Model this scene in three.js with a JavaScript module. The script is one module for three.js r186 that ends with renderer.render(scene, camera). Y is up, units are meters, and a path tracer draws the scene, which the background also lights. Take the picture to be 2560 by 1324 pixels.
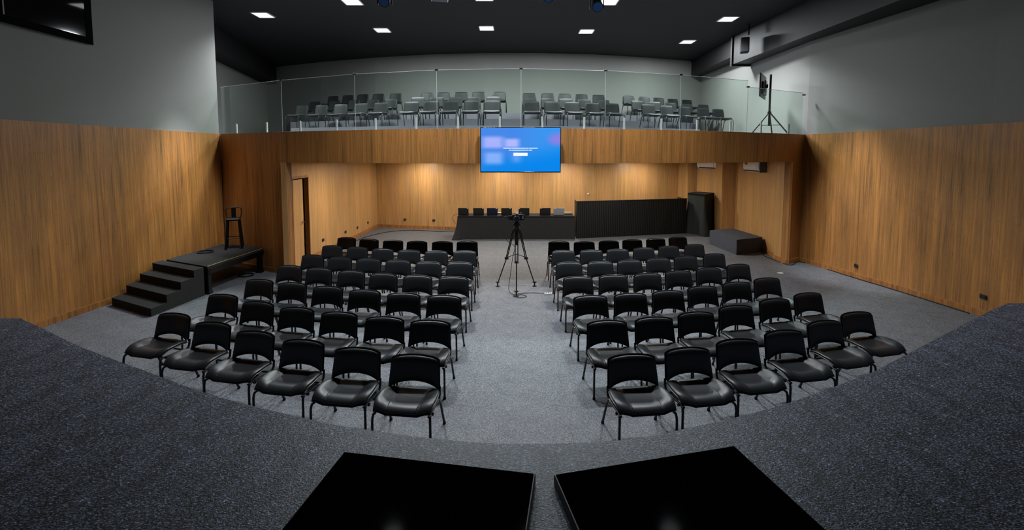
import * as THREE from 'three';
import { RectAreaLightUniformsLib } from 'three/addons/lights/RectAreaLightUniformsLib.js';
import { mergeGeometries } from 'three/addons/utils/BufferGeometryUtils.js';
import { RoundedBoxGeometry } from 'three/addons/geometries/RoundedBoxGeometry.js';

// ---------------------------------------------------------------- camera, light levels, exposure
const scene = new THREE.Scene();
scene.background = new THREE.Color(0x000000);
const camera = new THREE.PerspectiveCamera(62.08, 2560 / 1324, 0.05, 120);
camera.position.set(0, 2.9, 0);
camera.rotation.x = -4 * Math.PI / 180;
camera.setViewOffset(2560, 1324, 0, 197, 2560, 1324);      // rising-front lens, keeps the uprights nearly parallel
const renderer = new THREE.WebGLRenderer({ antialias: true });
renderer.toneMapping = THREE.LinearToneMapping;
renderer.toneMappingExposure = 1.0;
renderer.shadowMap.enabled = true;
RectAreaLightUniformsLib.init();
const HALL_LAMP = 135, FRONT_LAMP = 108, SIDE_LAMP = 170, WIDE_LAMP = 480, SOFFIT_LAMP = 175;   // candela of the downlights, radiance of the flat panels
const LAMP_WHITE = 0xf4faff, SOFFIT_WHITE = 0xfff7ec;

// ---------------------------------------------------------------- helpers
let seed = 7;
const rnd = () => { seed = (seed + 0x6d2b79f5) | 0; let t = Math.imul(seed ^ (seed >>> 15), 1 | seed); t = (t + Math.imul(t ^ (t >>> 7), 61 | t)) ^ t; return ((t ^ (t >>> 14)) >>> 0) / 4294967296; };
const R = (d) => d * Math.PI / 180;
const clamp = (x, a = 0, b = 1) => Math.min(b, Math.max(a, x));
const smooth = (x, a, b) => { const t = clamp((x - a) / (b - a)); return t * t * (3 - 2 * t); };
const used = {};
const numbered = (n) => { const k = used[n] = (used[n] ?? -1) + 1; return k ? `${n}_${String(k).padStart(3, '0')}` : n; };
function mesh(name, geo, mat, parent) {
  const m = new THREE.Mesh(geo, mat);
  m.name = parent ? name : numbered(name); m.castShadow = m.receiveShadow = true;
  (parent ?? scene).add(m); return m;
}
function thing(name, label, category, [x, y, z] = [0, 0, 0], turn = 0, group) {
  const o = new THREE.Group(); o.name = numbered(name); scene.add(o);
  o.position.set(x, y, z); o.rotation.y = turn; o.userData = { label, category };
  if (group) o.userData.group = group;
  return o;
}
function tag(o, label, category, group) { o.userData = { label, category }; if (group) o.userData.group = group; return o; }
function structure(name, label, category) { const o = new THREE.Group(); o.name = name; scene.add(o); o.userData = { kind: 'structure', label, category }; return o; }
function copy(src, name, label, group) {
  const o = src.clone(); o.name = numbered(name); scene.add(o); o.userData = { label, category: src.userData.category };
  if (group) o.userData.group = group;
  return o;
}
const merged = (list) => mergeGeometries(list.map((g) => { const n = g.index ? g.toNonIndexed() : g; for (const k of Object.keys(n.attributes)) if (!['position', 'normal', 'uv'].includes(k)) n.deleteAttribute(k); return n; }));
const at = (g, x, y, z, rx = 0, ry = 0, rz = 0) => { g.applyMatrix4(new THREE.Matrix4().compose(new THREE.Vector3(x, y, z), new THREE.Quaternion().setFromEuler(new THREE.Euler(rx, ry, rz)), new THREE.Vector3(1, 1, 1))); return g; };
const box = (w, h, d, x = 0, y = 0, z = 0, r = 0.004) => at(new RoundedBoxGeometry(w, h, d, 2, Math.min(r, w / 2.2, h / 2.2, d / 2.2)), x, y, z);
const cyl = (r0, r1, h, x, y, z, n = 16, rx = 0, rz = 0) => at(new THREE.CylinderGeometry(r0, r1, h, n), x, y, z, rx, 0, rz);
const tube = (pts, r, seg = 16, rad = 8, closed = false) => new THREE.TubeGeometry(new THREE.CatmullRomCurve3(pts.map((p) => new THREE.Vector3(...p)), closed, 'centripetal'), seg, r, rad, closed);
function rod(a, b, r, n = 10) {
  const A = new THREE.Vector3(...a), B = new THREE.Vector3(...b), g = new THREE.CylinderGeometry(r, r, A.distanceTo(B), n);
  g.applyQuaternion(new THREE.Quaternion().setFromUnitVectors(new THREE.Vector3(0, 1, 0), B.clone().sub(A).normalize()));
  return g.translate(...A.add(B).multiplyScalar(0.5).toArray());
}
// upright prism over a plan outline of [x, distance from the camera's end of the hall]; uv in metres
function prism(plan, y0, y1, u0 = 0) {
  let p = plan.map(([x, d]) => new THREE.Vector2(x, -d));
  if (THREE.ShapeUtils.area(p) < 0) p = p.reverse();
  const pos = [], uv = [];
  const tri = THREE.ShapeUtils.triangulateShape(p, []);
  const put = (a, y, u, v) => { pos.push(a.x, y, a.y); uv.push(u, v); };
  for (const [a, b, c] of tri) {
    for (const i of [a, c, b]) put(p[i], y1, p[i].x, p[i].y);
    for (const i of [a, b, c]) put(p[i], y0, p[i].x, p[i].y);
  }
  let u = u0;
  p.forEach((a, i) => {
    const b = p[(i + 1) % p.length], l = a.distanceTo(b);
    put(a, y0, u, y0); put(a, y1, u, y1); put(b, y1, u + l, y1);
    put(a, y0, u, y0); put(b, y1, u + l, y1); put(b, y0, u + l, y0);
    u += l;
  });
  const g = new THREE.BufferGeometry();
  g.setAttribute('position', new THREE.Float32BufferAttribute(pos, 3));
  g.setAttribute('uv', new THREE.Float32BufferAttribute(uv, 2));
  g.computeVertexNormals(); return g;
}
// one flat board of a wall between two plan points; side = +1 puts its thickness on the left of a -> b as seen in plan
function slabPlan(a, b, t, side) {
  const dx = b[0] - a[0], dz = b[1] - a[1], l = Math.hypot(dx, dz), nx = -dz / l * t * side, nz = dx / l * t * side;
  return [a, b, [b[0] + nx, b[1] + nz], [a[0] + nx, a[1] + nz]];
}
function resample(pts, step) {       // points along a polyline about `step` apart, corners kept
  const out = [pts[0]];
  for (let i = 0; i + 1 < pts.length; i++) {
    const [a, b] = [pts[i], pts[i + 1]], n = Math.max(1, Math.round(Math.hypot(b[0] - a[0], b[1] - a[1]) / step));
    for (let k = 1; k <= n; k++) out.push([a[0] + (b[0] - a[0]) * k / n, a[1] + (b[1] - a[1]) * k / n]);
  }
  return out;
}
function curve2(pts, n) { return new THREE.SplineCurve(pts.map((p) => new THREE.Vector2(...p))).getPoints(n).map((v) => [v.x, v.y]); }
function boards(parent, name, pts, y0, y1, mat, side, t = 0.03, step = 1.22) {
  let u = 0; const p = resample(pts, step);
  for (let i = 0; i + 1 < p.length; i++) {
    mesh(name, prism(slabPlan(p[i], p[i + 1], t, side), y0, y1, u), mat, parent);
    u += Math.hypot(p[i + 1][0] - p[i][0], p[i + 1][1] - p[i][1]);
  }
}
function strip(pts, y0, y1, t, side) { return merged(pts.slice(1).map((b, i) => prism(slabPlan(pts[i], b, t, side), y0, y1, i * 1.3))); }
// padded shape: a middle surface S(u, v) with a rounded edge and thickness T
function pad(S, T, nu = 18, nv = 14, power = 8) {
  const e = 1e-3, q = (k, n) => Math.sin((k / n * 2 - 1) * Math.PI / 2), P = [], idx = [], uvs = [];
  const V = (u, v) => new THREE.Vector3(...S(u, v));
  for (const sgn of [1, -1]) for (let j = 0; j <= nv; j++) for (let i = 0; i <= nu; i++) {
    const u = q(i, nu), v = q(j, nv);
    const n = V(u + e, v).sub(V(u - e, v)).cross(V(u, v + e).sub(V(u, v - e))).normalize();
    const th = T / 2 * Math.sqrt(Math.max(0, (1 - Math.abs(u) ** power) * (1 - Math.abs(v) ** power)));
    const p = V(u, v).addScaledVector(n, sgn * th); P.push(p.x, p.y, p.z); uvs.push(u * 0.25, v * 0.2);
  }
  const N = (nu + 1) * (nv + 1), id = (s, i, j) => s * N + j * (nu + 1) + i;
  for (let s = 0; s < 2; s++) for (let j = 0; j < nv; j++) for (let i = 0; i < nu; i++) {
    const a = id(s, i, j), b = id(s, i + 1, j), c = id(s, i + 1, j + 1), d = id(s, i, j + 1);
    s ? idx.push(a, c, b, a, d, c) : idx.push(a, b, c, a, c, d);
  }
  const g = new THREE.BufferGeometry();
  g.setAttribute('position', new THREE.Float32BufferAttribute(P, 3)); g.setAttribute('uv', new THREE.Float32BufferAttribute(uvs, 2));
  g.setIndex(idx); g.computeVertexNormals(); return g;
}

// ---------------------------------------------------------------- procedural textures
const hash = (x, y, s) => { let h = (x * 374761393 + y * 668265263 + s * 982451653) | 0; h = Math.imul(h ^ (h >>> 13), 1274126177); return ((h ^ (h >>> 16)) >>> 0) / 4294967296; };
function noise(x, y, px, py, s) {    // value noise that repeats every px, py cells
  const i = Math.floor(x), j = Math.floor(y), f = x - i, g = y - j, a = f * f * (3 - 2 * f), b = g * g * (3 - 2 * g), m = (n, p) => ((n % p) + p) % p;
  const c = (ii, jj) => hash(m(ii, px), m(jj, py), s);
  return (c(i, j) * (1 - a) + c(i + 1, j) * a) * (1 - b) + (c(i, j + 1) * (1 - a) + c(i + 1, j + 1) * a) * b;
}
function texture(w, h, fn, metresX, metresY, srgb = true) {
  const d = new Uint8Array(w * h * 4);
  for (let y = 0; y < h; y++) for (let x = 0; x < w; x++) {
    const c = fn(x / w, y / h), o = (y * w + x) * 4;
    d[o] = clamp(c[0], 0, 255); d[o + 1] = clamp(c[1], 0, 255); d[o + 2] = clamp(c[2], 0, 255); d[o + 3] = 255;
  }
  const t = new THREE.DataTexture(d, w, h); t.wrapS = t.wrapT = THREE.RepeatWrapping; t.magFilter = THREE.LinearFilter; t.minFilter = THREE.LinearMipmapLinearFilter;
  t.repeat.set(1 / metresX, 1 / metresY); if (srgb) t.colorSpace = THREE.SRGBColorSpace; t.needsUpdate = true; return t;
}
function woodMap(base, contrast, sd) {       // upright laminate grain, 2.44 m wide, 3.6 m tall
  return texture(1024, 768, (u, v) => {
    const w = (noise(u * 6, v * 3, 6, 3, sd) - 0.5) * 0.007;
    const x = u + w;
    const broad = noise(x * 9, v * 1, 9, 1, sd + 1), mid = noise(x * 40, v * 2, 40, 2, sd + 2), fine = noise(x * 190, v * 5, 190, 5, sd + 3), hair = noise(x * 480, v * 14, 480, 14, sd + 8);
    const vein = noise(x * 64, v * 3, 64, 3, sd + 4) * 0.55 + noise(x * 210, v * 6, 210, 6, sd + 5) * 0.45, pore = noise(x * 420, v * 60, 420, 60, sd + 6), fleck = noise(u * 340, v * 150, 340, 150, sd + 7);
    let k = 1 + contrast * ((broad - 0.5) * 0.16 + (mid - 0.5) * 0.26 + (fine - 0.5) * 0.34 + (hair - 0.5) * 0.26);
    k -= contrast * (0.3 * smooth(vein, 0.62, 0.86) + 0.2 * smooth(pore, 0.72, 0.95));
    const l = fleck > 0.97 ? 1.16 : 1;
    return [base[0] * k * l, base[1] * (k - 0.02 * (broad - 0.5)) * l, base[2] * (k - 0.1 * (mid - 0.5)) * l];
  }, 2.44, 3.6);
}
function carpetMap(base, spread, tint, sd, metres, cells) {
  return texture(512, 512, (u, v) => {
    const a = noise(u * cells, v * cells * 2.2, cells, Math.round(cells * 2.2), sd), b = noise(u * 220, v * 220, 220, 220, sd + 1), c = noise(u * 9, v * 9, 9, 9, sd + 2), d = noise(u * 110, v * 110, 110, 110, sd + 3);
    let k = 1 + spread * ((a - 0.5) * 0.9 + (b - 0.5) * 0.9 + (c - 0.5) * 0.16);
    if (spread > 1.1) k = 0.3 + 0.35 * (c - 0.5) + 4.6 * clamp(0.55 * a + 0.45 * b - 0.12) ** 2.2;     // loop pile with pale tips
    return [base[0] * k + tint * (d - 0.5), base[1] * k, base[2] * k - tint * (d - 0.5)];
  }, metres, metres);
}
const carpetBump = texture(512, 512, (u, v) => { const k = 255 * (0.5 * noise(u * 90, v * 200, 90, 200, 91) + 0.5 * noise(u * 230, v * 230, 230, 230, 92)); return [k, k, k]; }, 0.9, 0.9, false);
const plasterBump = texture(256, 256, (u, v) => { const k = 255 * (0.6 * noise(u * 24, v * 24, 24, 24, 51) + 0.4 * noise(u * 90, v * 90, 90, 90, 52)); return [k, k, k]; }, 1.2, 1.2, false);
const leatherBump = texture(256, 256, (u, v) => { const k = 255 * (0.5 * noise(u * 60, v * 60, 60, 60, 61) + 0.5 * noise(u * 110, v * 110, 110, 110, 62)); return [k, k, k]; }, 0.2, 0.2, false);
const fabricMap = texture(256, 256, (u, v) => { const k = 0.8 + 0.25 * noise(u * 128, v * 8, 128, 8, 71) + 0.25 * noise(u * 8, v * 128, 8, 128, 72); return [23 * k, 24 * k, 25 * k]; }, 0.25, 0.25);

// ---------------------------------------------------------------- materials
const std = (o) => new THREE.MeshStandardMaterial(o);
const M = {
  wood: std({ map: woodMap([168, 114, 58], 0.6, 11), roughness: 0.5 }),
  woodPlain: std({ map: woodMap([184, 140, 88], 0.4, 31), roughness: 0.42 }),
  woodEdge: std({ map: woodMap([160, 106, 54], 0.6, 41), roughness: 0.45 }),
  grey: std({ color: 0x80817c, roughness: 0.85, bumpMap: plasterBump, bumpScale: 0.0008 }),
  black: std({ color: 0x050505, roughness: 0.8 }),
  duct: std({ color: 0x060608, roughness: 0.6 }),
  carpet: std({ map: carpetMap([88, 91, 96], 0.9, 18, 101, 1.1, 130), roughness: 0.62, bumpMap: carpetBump, bumpScale: 0.003 }),
  stageCarpet: new THREE.MeshPhysicalMaterial({ map: carpetMap([62, 68, 81], 1.7, 14, 121, 0.75, 80), roughness: 0.5, bumpMap: carpetBump, bumpScale: 0.0022 }),
  darkCarpet: std({ map: carpetMap([18, 19, 19], 0.9, 5, 141, 0.7, 90), roughness: 0.9, bumpMap: carpetBump, bumpScale: 0.003 }),
  riserCarpet: std({ map: carpetMap([60, 64, 74], 0.5, 8, 151, 0.7, 110), roughness: 0.95, bumpMap: carpetBump, bumpScale: 0.002 }),
  tier: std({ color: 0x66666c, roughness: 0.8 }),
  soffit: std({ color: 0xb9b6ae, roughness: 0.9 }),
  leather: std({ color: 0x212427, roughness: 0.39, bumpMap: leatherBump, bumpScale: 0.0003 }),
  shell: std({ color: 0x0a0b0b, roughness: 0.42 }),
  thread: std({ color: 0x08090a, roughness: 0.6 }),
  tubeBlack: std({ color: 0x08080a, roughness: 0.35 }),
  chrome: std({ color: 0xa9abad, roughness: 0.22, metalness: 1 }),
  balconyPad: std({ color: 0x141618, roughness: 0.56 }),
  balconyTube: std({ color: 0x3a3c3f, roughness: 0.3, metalness: 0.8 }),
  rubber: std({ color: 0x060606, roughness: 0.8 }),
  metalBlack: std({ color: 0x070707, roughness: 0.4, metalness: 0.3 }),
  lampGlow: std({ color: 0xffffff, emissive: 0xffffff, emissiveIntensity: 3.2 }),
  lampFrame: std({ color: 0xd8d8d6, roughness: 0.5 }),
  glass: new THREE.MeshPhysicalMaterial({ color: 0xf0f6f3, roughness: 0.02, transmission: 1, thickness: 0, ior: 1.3 }),
  paleMetal: std({ color: 0xb4b8ba, roughness: 0.35 }),
  boothFrame: new THREE.MeshPhysicalMaterial({ color: 0x070708, roughness: 0.9, specularIntensity: 0.1 }),
  boothGlass: std({ color: 0x020203, roughness: 0.04 }),
  gloss: std({ color: 0x020202, roughness: 0.07 }),
  matteScreen: new THREE.MeshPhysicalMaterial({ color: 0x020202, roughness: 0.08, specularIntensity: 0.002 }),
  plastic: std({ color: 0x0c0c0d, roughness: 0.45 }),
  greyPlastic: std({ color: 0x4b4c50, roughness: 0.4 }),
  white: std({ color: 0xe2e0dc, roughness: 0.4 }),
  whitePaper: std({ color: 0xe8e6df, roughness: 0.8 }),
  red: std({ color: 0xb02030, roughness: 0.5 }),
  cloth: std({ map: fabricMap, roughness: 0.9 }),
  greenCloth: std({ color: 0x1b211f, roughness: 0.9 }),
  slat: std({ color: 0x0d0f0f, roughness: 0.55 }),
  yellow: std({ color: 0x9a8a3c, roughness: 0.6 }),
  outlet: std({ color: 0x141313, roughness: 0.5 }),
  silver: std({ color: 0x9aa0a8, roughness: 0.35, metalness: 0.6 }),
  navy: std({ color: 0x0b1830, roughness: 0.35, metalness: 0.3 }),
  lensBlue: std({ color: 0x4a78c0, roughness: 0.08, metalness: 0.5 }),
  steel: std({ color: 0x8f9194, roughness: 0.35, metalness: 0.9 }),
};

// ================================================================ THE HALL
// plan points are [x, distance]; the camera stands at x = 0, distance 0 and looks towards growing distance
const LEFT = [[-8.4, -4], [-8.15, 3], [-7.98, 6], [-7.94, 7.22], [-7.88, 8.48], [-7.66, 11.6]];
const FASCIA = curve2([[-7.66, 11.62], [-6.8, 11.2], [-5.97, 10.79], [-5.41, 10.54], [-4.54, 10.19], [-3.29, 9.75], [-2.17, 9.45], [-1.14, 9.27], [-0.14, 9.2], [0.85, 9.24], [1.88, 9.39], [2.97, 9.65], [4.17, 10.05], [5.55, 10.66], [7.33, 11.58]], 28);
const COLUMN = [[7.33, 11.58], [7.91, 11.94]];
const RIGHT = [[7.91, 11.94], [8.25, 9.69], [8.49, 7.87], [8.75, 5], [9.1, -4]];
const UNDER_LEFT = [[-5.41, 10.54], [-5.5, 10.87], [-5.61, 11.6], [-5.64, 12.15], [-5.63, 12.9], [-5.5, 15.4], [-5.47, 17.74]];
const BACK = [[-5.47, 17.74], [-4.18, 17.4], [-2.94, 17.15], [-1.74, 16.99], [-0.57, 16.91], [0.59, 16.91], [1.76, 16.99], [2.96, 17.15], [4.2, 17.4], [5.51, 17.75], [6.89, 18.19]];
const BALCONY_BACK = [[-11.16, 20.29], [-8.15, 19.02], [-5.57, 18.15], [-3.26, 17.6], [-1.1, 17.34], [1.0, 17.33], [3.16, 17.58], [5.45, 18.12], [8.02, 18.97]];
const WOOD_TOP = 3.46, SOFFIT = 2.73, CEILING = 6.85, STAGE = 1.1;

// floor
const floor = mesh('floor', prism([[-12, -4.5], [9.5, -4.5], [9.5, 21], [-12, 21]], -0.2, 0), M.carpet);
floor.userData = { kind: 'structure', label: 'grey looped carpet covering the hall floor', category: 'floor' };

// stage: a broad carpeted platform whose front wraps round the seating
const stageEdge = curve2([[-8.1, 4.78], [-5.67, 4.76], [-5.4, 4.72], [-4.91, 4.48], [-4.15, 4.07], [-3.17, 3.61], [-2.25, 3.19], [-1.36, 2.88], [-0.9, 2.76], [-0.48, 2.68], [0, 2.63], [0.64, 2.66], [1.07, 2.76], [1.93, 3.05], [2.89, 3.49], [3.35, 3.74], [5.14, 4.76], [5.9, 5.17], [6.28, 5.26], [8.68, 5.3]], 60);
const stage = structure('floor_stage', 'raised stage covered in blue-grey carpet with a concave front', 'stage');
mesh('platform', prism([...stageEdge, [9.0, -3.95], [-8.36, -3.95]], 0, STAGE - 0.012), M.stageCarpet, stage);
{
  mesh('carpet', prism([...stageEdge.map(([x, d]) => [x, d + 0.004]), [9.0, -3.95], [-8.36, -3.95]], STAGE - 0.012, STAGE), M.stageCarpet, stage);
}

// side walls: wood laminate boards below, grey paint above
const wallLeft = structure('wall_left', 'side wall with wood boards below grey paint and a booth window', 'wall');
boards(wallLeft, 'wood_panel', LEFT, 0, WOOD_TOP, M.wood, 1, 0.25);
mesh('painted_wall', strip(resample(LEFT, 1.2).map(([x, d]) => [x - 0.02, d]), WOOD_TOP, CEILING, 0.25, 1), M.grey, wallLeft);
const wallRight = structure('wall_right', 'side wall with wood boards below grey paint beside the black duct', 'wall');
boards(wallRight, 'wood_panel', RIGHT, 0, WOOD_TOP, M.wood, 1, 0.25);
mesh('painted_wall', strip([[8.02, 19.2], [7.99, 15.5], [7.95, 11.94], ...RIGHT.slice(1).map(([x, d]) => [x + 0.02, d])], WOOD_TOP, CEILING, 0.25, 1), M.grey, wallRight);
const wallFront = mesh('wall_front', prism([[-8.6, -4.3], [9.3, -4.3], [9.3, -4], [-8.6, -4]], 0, CEILING), M.black);
wallFront.userData = { kind: 'structure', label: 'black wall closing the stage', category: 'wall' };
// baseboards
function baseboard(name, runs, side, label) {
  const g = runs.map((pts) => strip(pts, 0, 0.11, 0.022, side));
  const cap = runs.map((pts) => strip(pts, 0.11, 0.118, 0.014, side));
  const m = mesh(name, merged([...g, ...cap]), M.woodEdge); m.userData = { kind: 'structure', label, category: 'baseboard' };
}
baseboard('baseboard_left', [LEFT.slice(1)], -1, 'wood baseboard along the wall by the dark steps');
baseboard('baseboard_right', [COLUMN, RIGHT.slice(0, 4)], -1, 'wood baseboard along the wall with two dark outlets');
baseboard('baseboard_back', [[[-7.6, 11.6], [-5.97, 10.8], [-5.41, 10.54]], BACK, [[-5.63, 12.2], [-5.63, 12.9], [-5.5, 15.4], [-5.47, 17.74]], [[7.37, 12.17], [7.33, 11.58]], [[7.62, 13.2], [7.43, 12.2]]], -1, 'wood baseboard under the balcony');

// under the balcony
const wallUnderLeft = structure('wall_under_balcony_left', 'pale wood wall under the balcony holding the open door', 'wall');
boards(wallUnderLeft, 'wood_panel', [[-5.41, 10.54], [-5.5, 10.87]], 0, SOFFIT, M.woodPlain, 1, 0.12);
boards(wallUnderLeft, 'wood_panel', [[-5.5, 10.87], [-5.61, 11.6], [-5.64, 12.15]], 2.34, SOFFIT, M.woodPlain, 1, 0.12);
boards(wallUnderLeft, 'wood_panel', UNDER_LEFT.slice(3), 0, SOFFIT, M.woodPlain, 1, 0.12);
const wallBack = structure('wall_back', 'back wall of upright wood boards behind the laptop table', 'wall');
boards(wallBack, 'wood_panel', BACK, 0, SOFFIT, M.woodPlain, 1, 0.15);
const wallUnderRight = structure('wall_under_balcony_right', 'stepped wood wall with pillars and two air conditioners', 'wall');
for (const [a, b] of [[[7.37, 12.17], [7.33, 11.58]], [[7.62, 13.2], [7.45, 12.17]], [[7.95, 15.6], [7.62, 13.2]], [[7.46, 15.6], [7.95, 15.6]], [[7.56, 16.34], [7.46, 15.6]], [[7.41, 17.6], [7.9, 16.34]], [[7.04, 17.6], [7.41, 17.6]], [[6.89, 18.19], [7.04, 17.6]]])
  mesh('wood_panel', prism(slabPlan(a, b, 0.06, 1), 0, SOFFIT, rnd() * 2), M.woodPlain, wallUnderRight);
mesh('wood_panel', prism([[7.37, 12.17], [7.45, 12.17], [7.45, 12.23], [7.37, 12.23]], 0, SOFFIT), M.woodPlain, wallUnderRight);

// balcony front: column boards, fascia boards and the return beside the left corner
const balconyFront = structure('wall_balcony_front', 'wood faced balcony front with a column at each end', 'wall');
const FL = [[-7.66, 11.62], [-6.8, 11.2], [-5.97, 10.79], [-5.41, 10.54]];
boards(balconyFront, 'wood_panel', FL, 0, WOOD_TOP, M.wood, 1, 0.15, 0.9);
boards(balconyFront, 'wood_panel', FASCIA.filter(([x]) => x > -5.42), SOFFIT, WOOD_TOP, M.wood, 1, 0.15);
boards(balconyFront, 'wood_panel', COLUMN, 0, WOOD_TOP, M.wood, 1, 0.15, 0.7);
const arcs = (D0, slope, a, b, n) => Array.from({ length: n + 1 }, (_, i) => { const t = a + (b - a) * i / n, d = (D0 + slope * t) / Math.cos(t); return [d * t, d]; });
const slab = structure('floor_balcony', 'balcony floor with stepped seating tiers', 'floor');
mesh('slab', prism([...FASCIA.map(([x, d]) => [x, d + 0.16]), [7.9, 12.1], [8.0, 15.5], [8.0, 18.95], ...BALCONY_BACK.slice(0, -1).reverse(), [-10, 15], [-9.6, 13]], SOFFIT + 0.02, 3.42), M.tier, slab);
[[12.3, 1.0, 3.42, 3.72], [14.05, 1.0, 3.72, 4.05], [15.5, 1.15, 4.05, 4.38]].forEach(([D, s, y0, y1]) =>
  mesh('tier', prism([...arcs(D, s, -0.5, 0.425, 14), ...arcs(17.28, 0, -0.5, 0.42, 14).reverse()], y0, y1), M.tier, slab));
const soffit = mesh('ceiling_under_balcony', prism([...FASCIA.map(([x, d]) => [x, d + 0.16]), [7.9, 12.1], [8.0, 18.3], [-5.4, 18.3], [-7.4, 13]], SOFFIT, SOFFIT + 0.02), M.soffit);
soffit.userData = { kind: 'structure', label: 'pale flat ceiling under the balcony', category: 'ceiling' };
const balBack = structure('wall_balcony_back', 'grey painted wall behind the balcony seats', 'wall');
mesh('painted_wall', strip(BALCONY_BACK, 3.3, CEILING, 0.2, 1), M.grey, balBack);
mesh('painted_wall', strip([[-7.9, 11.75], [-9.6, 13], [-10, 15], [-11.16, 20.29]], 3.3, CEILING, 0.2, 1), M.grey, balBack);
const ceiling = structure('ceiling', 'black painted ceiling', 'ceiling');
mesh('ceiling_slab', prism([[-12, -4.5], [9.6, -4.5], [9.6, 21], [-12, 21]], CEILING, CEILING + 0.2), M.black, ceiling);
mesh('trim_1', prism([[-11.4, 20.4], [-10.55, 20.0], [-9.3, 15], [-8.6, 12.2], [-10.2, 12.2]], 6.1, CEILING), M.black).userData = { kind: 'structure', label: 'black dropped beam over the balcony side', category: 'beam' };
const duct = thing('air_duct', 'long black boxed air duct along the top of the wall above the tripod screen', 'duct');
mesh('near_section', prism([[7.35, 14.9], [7.94, 14.9], [7.93, 12], [8.25, 9.69], [8.49, 7.87], [8.75, 5], [9.0, -3.9], [8.0, -3.9], [7.6, 8]], 5.92, CEILING - 0.003), M.duct, duct);
mesh('far_section', prism([[7.5, 18.7], [7.98, 18.85], [7.95, 14.9], [7.42, 14.9]], 6.22, CEILING - 0.003), M.duct, duct);
mesh('flange', prism([[7.3, 14.98], [7.95, 14.98], [7.95, 14.88], [7.3, 14.88]], 5.86, CEILING - 0.003), M.duct, duct);
{
  const s = thing('duct_speaker', 'small black loudspeaker hung on the air duct', 'speaker', [7.05, 6.0, -13.6], R(-20));
  mesh('cabinet', box(0.24, 0.45, 0.24, 0, 0.22, 0, 0.03), M.black, s); mesh('bracket', box(0.04, 0.45, 0.04, 0.1, 0.75, 0), M.metalBlack, s); mesh('grille', box(0.2, 0.4, 0.01, 0, 0.22, 0.122), M.rubber, s);
}

// control booth window high on the left wall
{
  const w = structure('window_1', 'dark control booth window with a black frame high on the wall', 'window');
  const a = [-7.955, 4.5], b = [-7.87, 8.42], mid = [-7.93, 7.1], y0 = 5.02, y1 = 6.6, n = 0.02;
  for (const [p, q, yy0, yy1] of [[a, b, y0 - 0.06, y0 + 0.06], [a, b, y1, y1 + 0.12], [[-7.873, 8.3], b, y0 + 0.06, y1], [a, [-7.953, 4.62], y0 + 0.06, y1]]) mesh('frame', prism(slabPlan(p, q, n, -1), yy0, yy1), M.boothFrame, w);
  mesh('mullion', prism(slabPlan([-7.928, 7.0], [-7.927, 7.02], 0.03, -1), y0 + 0.06, y1), M.greyPlastic, w);
  mesh('pane', prism(slabPlan([-7.953, 4.62], [-7.928, 7.0], 0.012, -1), y0 + 0.06, y1), M.boothGlass, w);
  mesh('pane', prism(slabPlan([-7.927, 7.02], [-7.873, 8.3], 0.012, -1), y0 + 0.06, y1), M.boothGlass, w);
}
// door under the balcony, half open onto a dark room
{
  const d = structure('door_1', 'plain wood door standing half open onto a dark room', 'door');
  mesh('leaf', prism(slabPlan([-5.515, 10.92], [-5.615, 11.76], 0.045, 1), 0.01, 2.27, 0.3), M.woodPlain, d);
  mesh('jamb', prism(slabPlan([-5.495, 10.86], [-5.508, 10.91], 0.06, -1), 0, 2.34), M.woodEdge, d);
  mesh('jamb', prism(slabPlan([-5.638, 12.13], [-5.64, 12.17], 0.01, -1), 0, 2.34), M.woodEdge, d);
  mesh('lintel', prism(slabPlan([-5.5, 10.86], [-5.64, 12.16], 0.012, -1), 2.3, 2.36), M.woodEdge, d);
  const h = mesh('handle', merged([cyl(0.028, 0.028, 0.02, -5.6, 1.12, -11.66, 16, 0, Math.PI / 2), rod([-5.6, 1.12, -11.66], [-5.55, 1.12, -11.66], 0.009), rod([-5.55, 1.12, -11.67], [-5.55, 1.12, -11.55], 0.01)]), M.steel, d);
  h.userData = { label: 'steel lever handle' };
mesh('side_room_walls', merged([prism([[-7.0, 12.0], [-6.9, 12.0], [-6.9, 15], [-7.0, 15]], 0, 2.5), prism([[-7.0, 15], [-5.8, 15], [-5.8, 15.05], [-7.0, 15.05]], 0, 2.5), prism([[-7.0, 11.9], [-6.2, 11.4], [-6.2, 11.45], [-7.0, 11.95]], 0, 2.5)]), M.woodPlain, d);
}

// ================================================================ LAMPS
function squareLamp(name, label, x, y, d, size, radiance, colour, group) {
  const o = thing(name, label, 'lamp', [x, y, -d], 0, group), f = size + 0.05;
  mesh('frame', merged([box(f, 0.03, 0.03, 0, -0.015, size / 2 + 0.01), box(f, 0.03, 0.03, 0, -0.015, -size / 2 - 0.01), box(0.03, 0.03, f, size / 2 + 0.01, -0.015, 0), box(0.03, 0.03, f, -size / 2 - 0.01, -0.015, 0)]), M.lampFrame, o);
  mesh('diffuser', box(size, 0.012, size, 0, -0.012, 0, 0.003), M.lampGlow, o);
  let l;
  if (name === 'ceiling_lamp' && radiance < 200) {       // lensed downlight: a beam that fades towards its edge
    l = new THREE.SpotLight(colour, radiance, 0, R(radiance === FRONT_LAMP ? 58 : radiance === SIDE_LAMP ? 15.5 : 64), 1, 2); l.position.set(0, -0.05, 0); l.target.position.set(radiance === SIDE_LAMP ? Math.sign(x) * 1.9 : 0, -5.8, radiance === SIDE_LAMP ? -0.5 : 0); o.add(l.target); l.shadow.radius = 9;
  } else { l = new THREE.RectAreaLight(colour, radiance, size, size); l.position.set(0, -0.035, 0); l.rotation.x = -Math.PI / 2; }
  l.castShadow = true; l.name = 'panel_light'; o.add(l);
}
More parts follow.
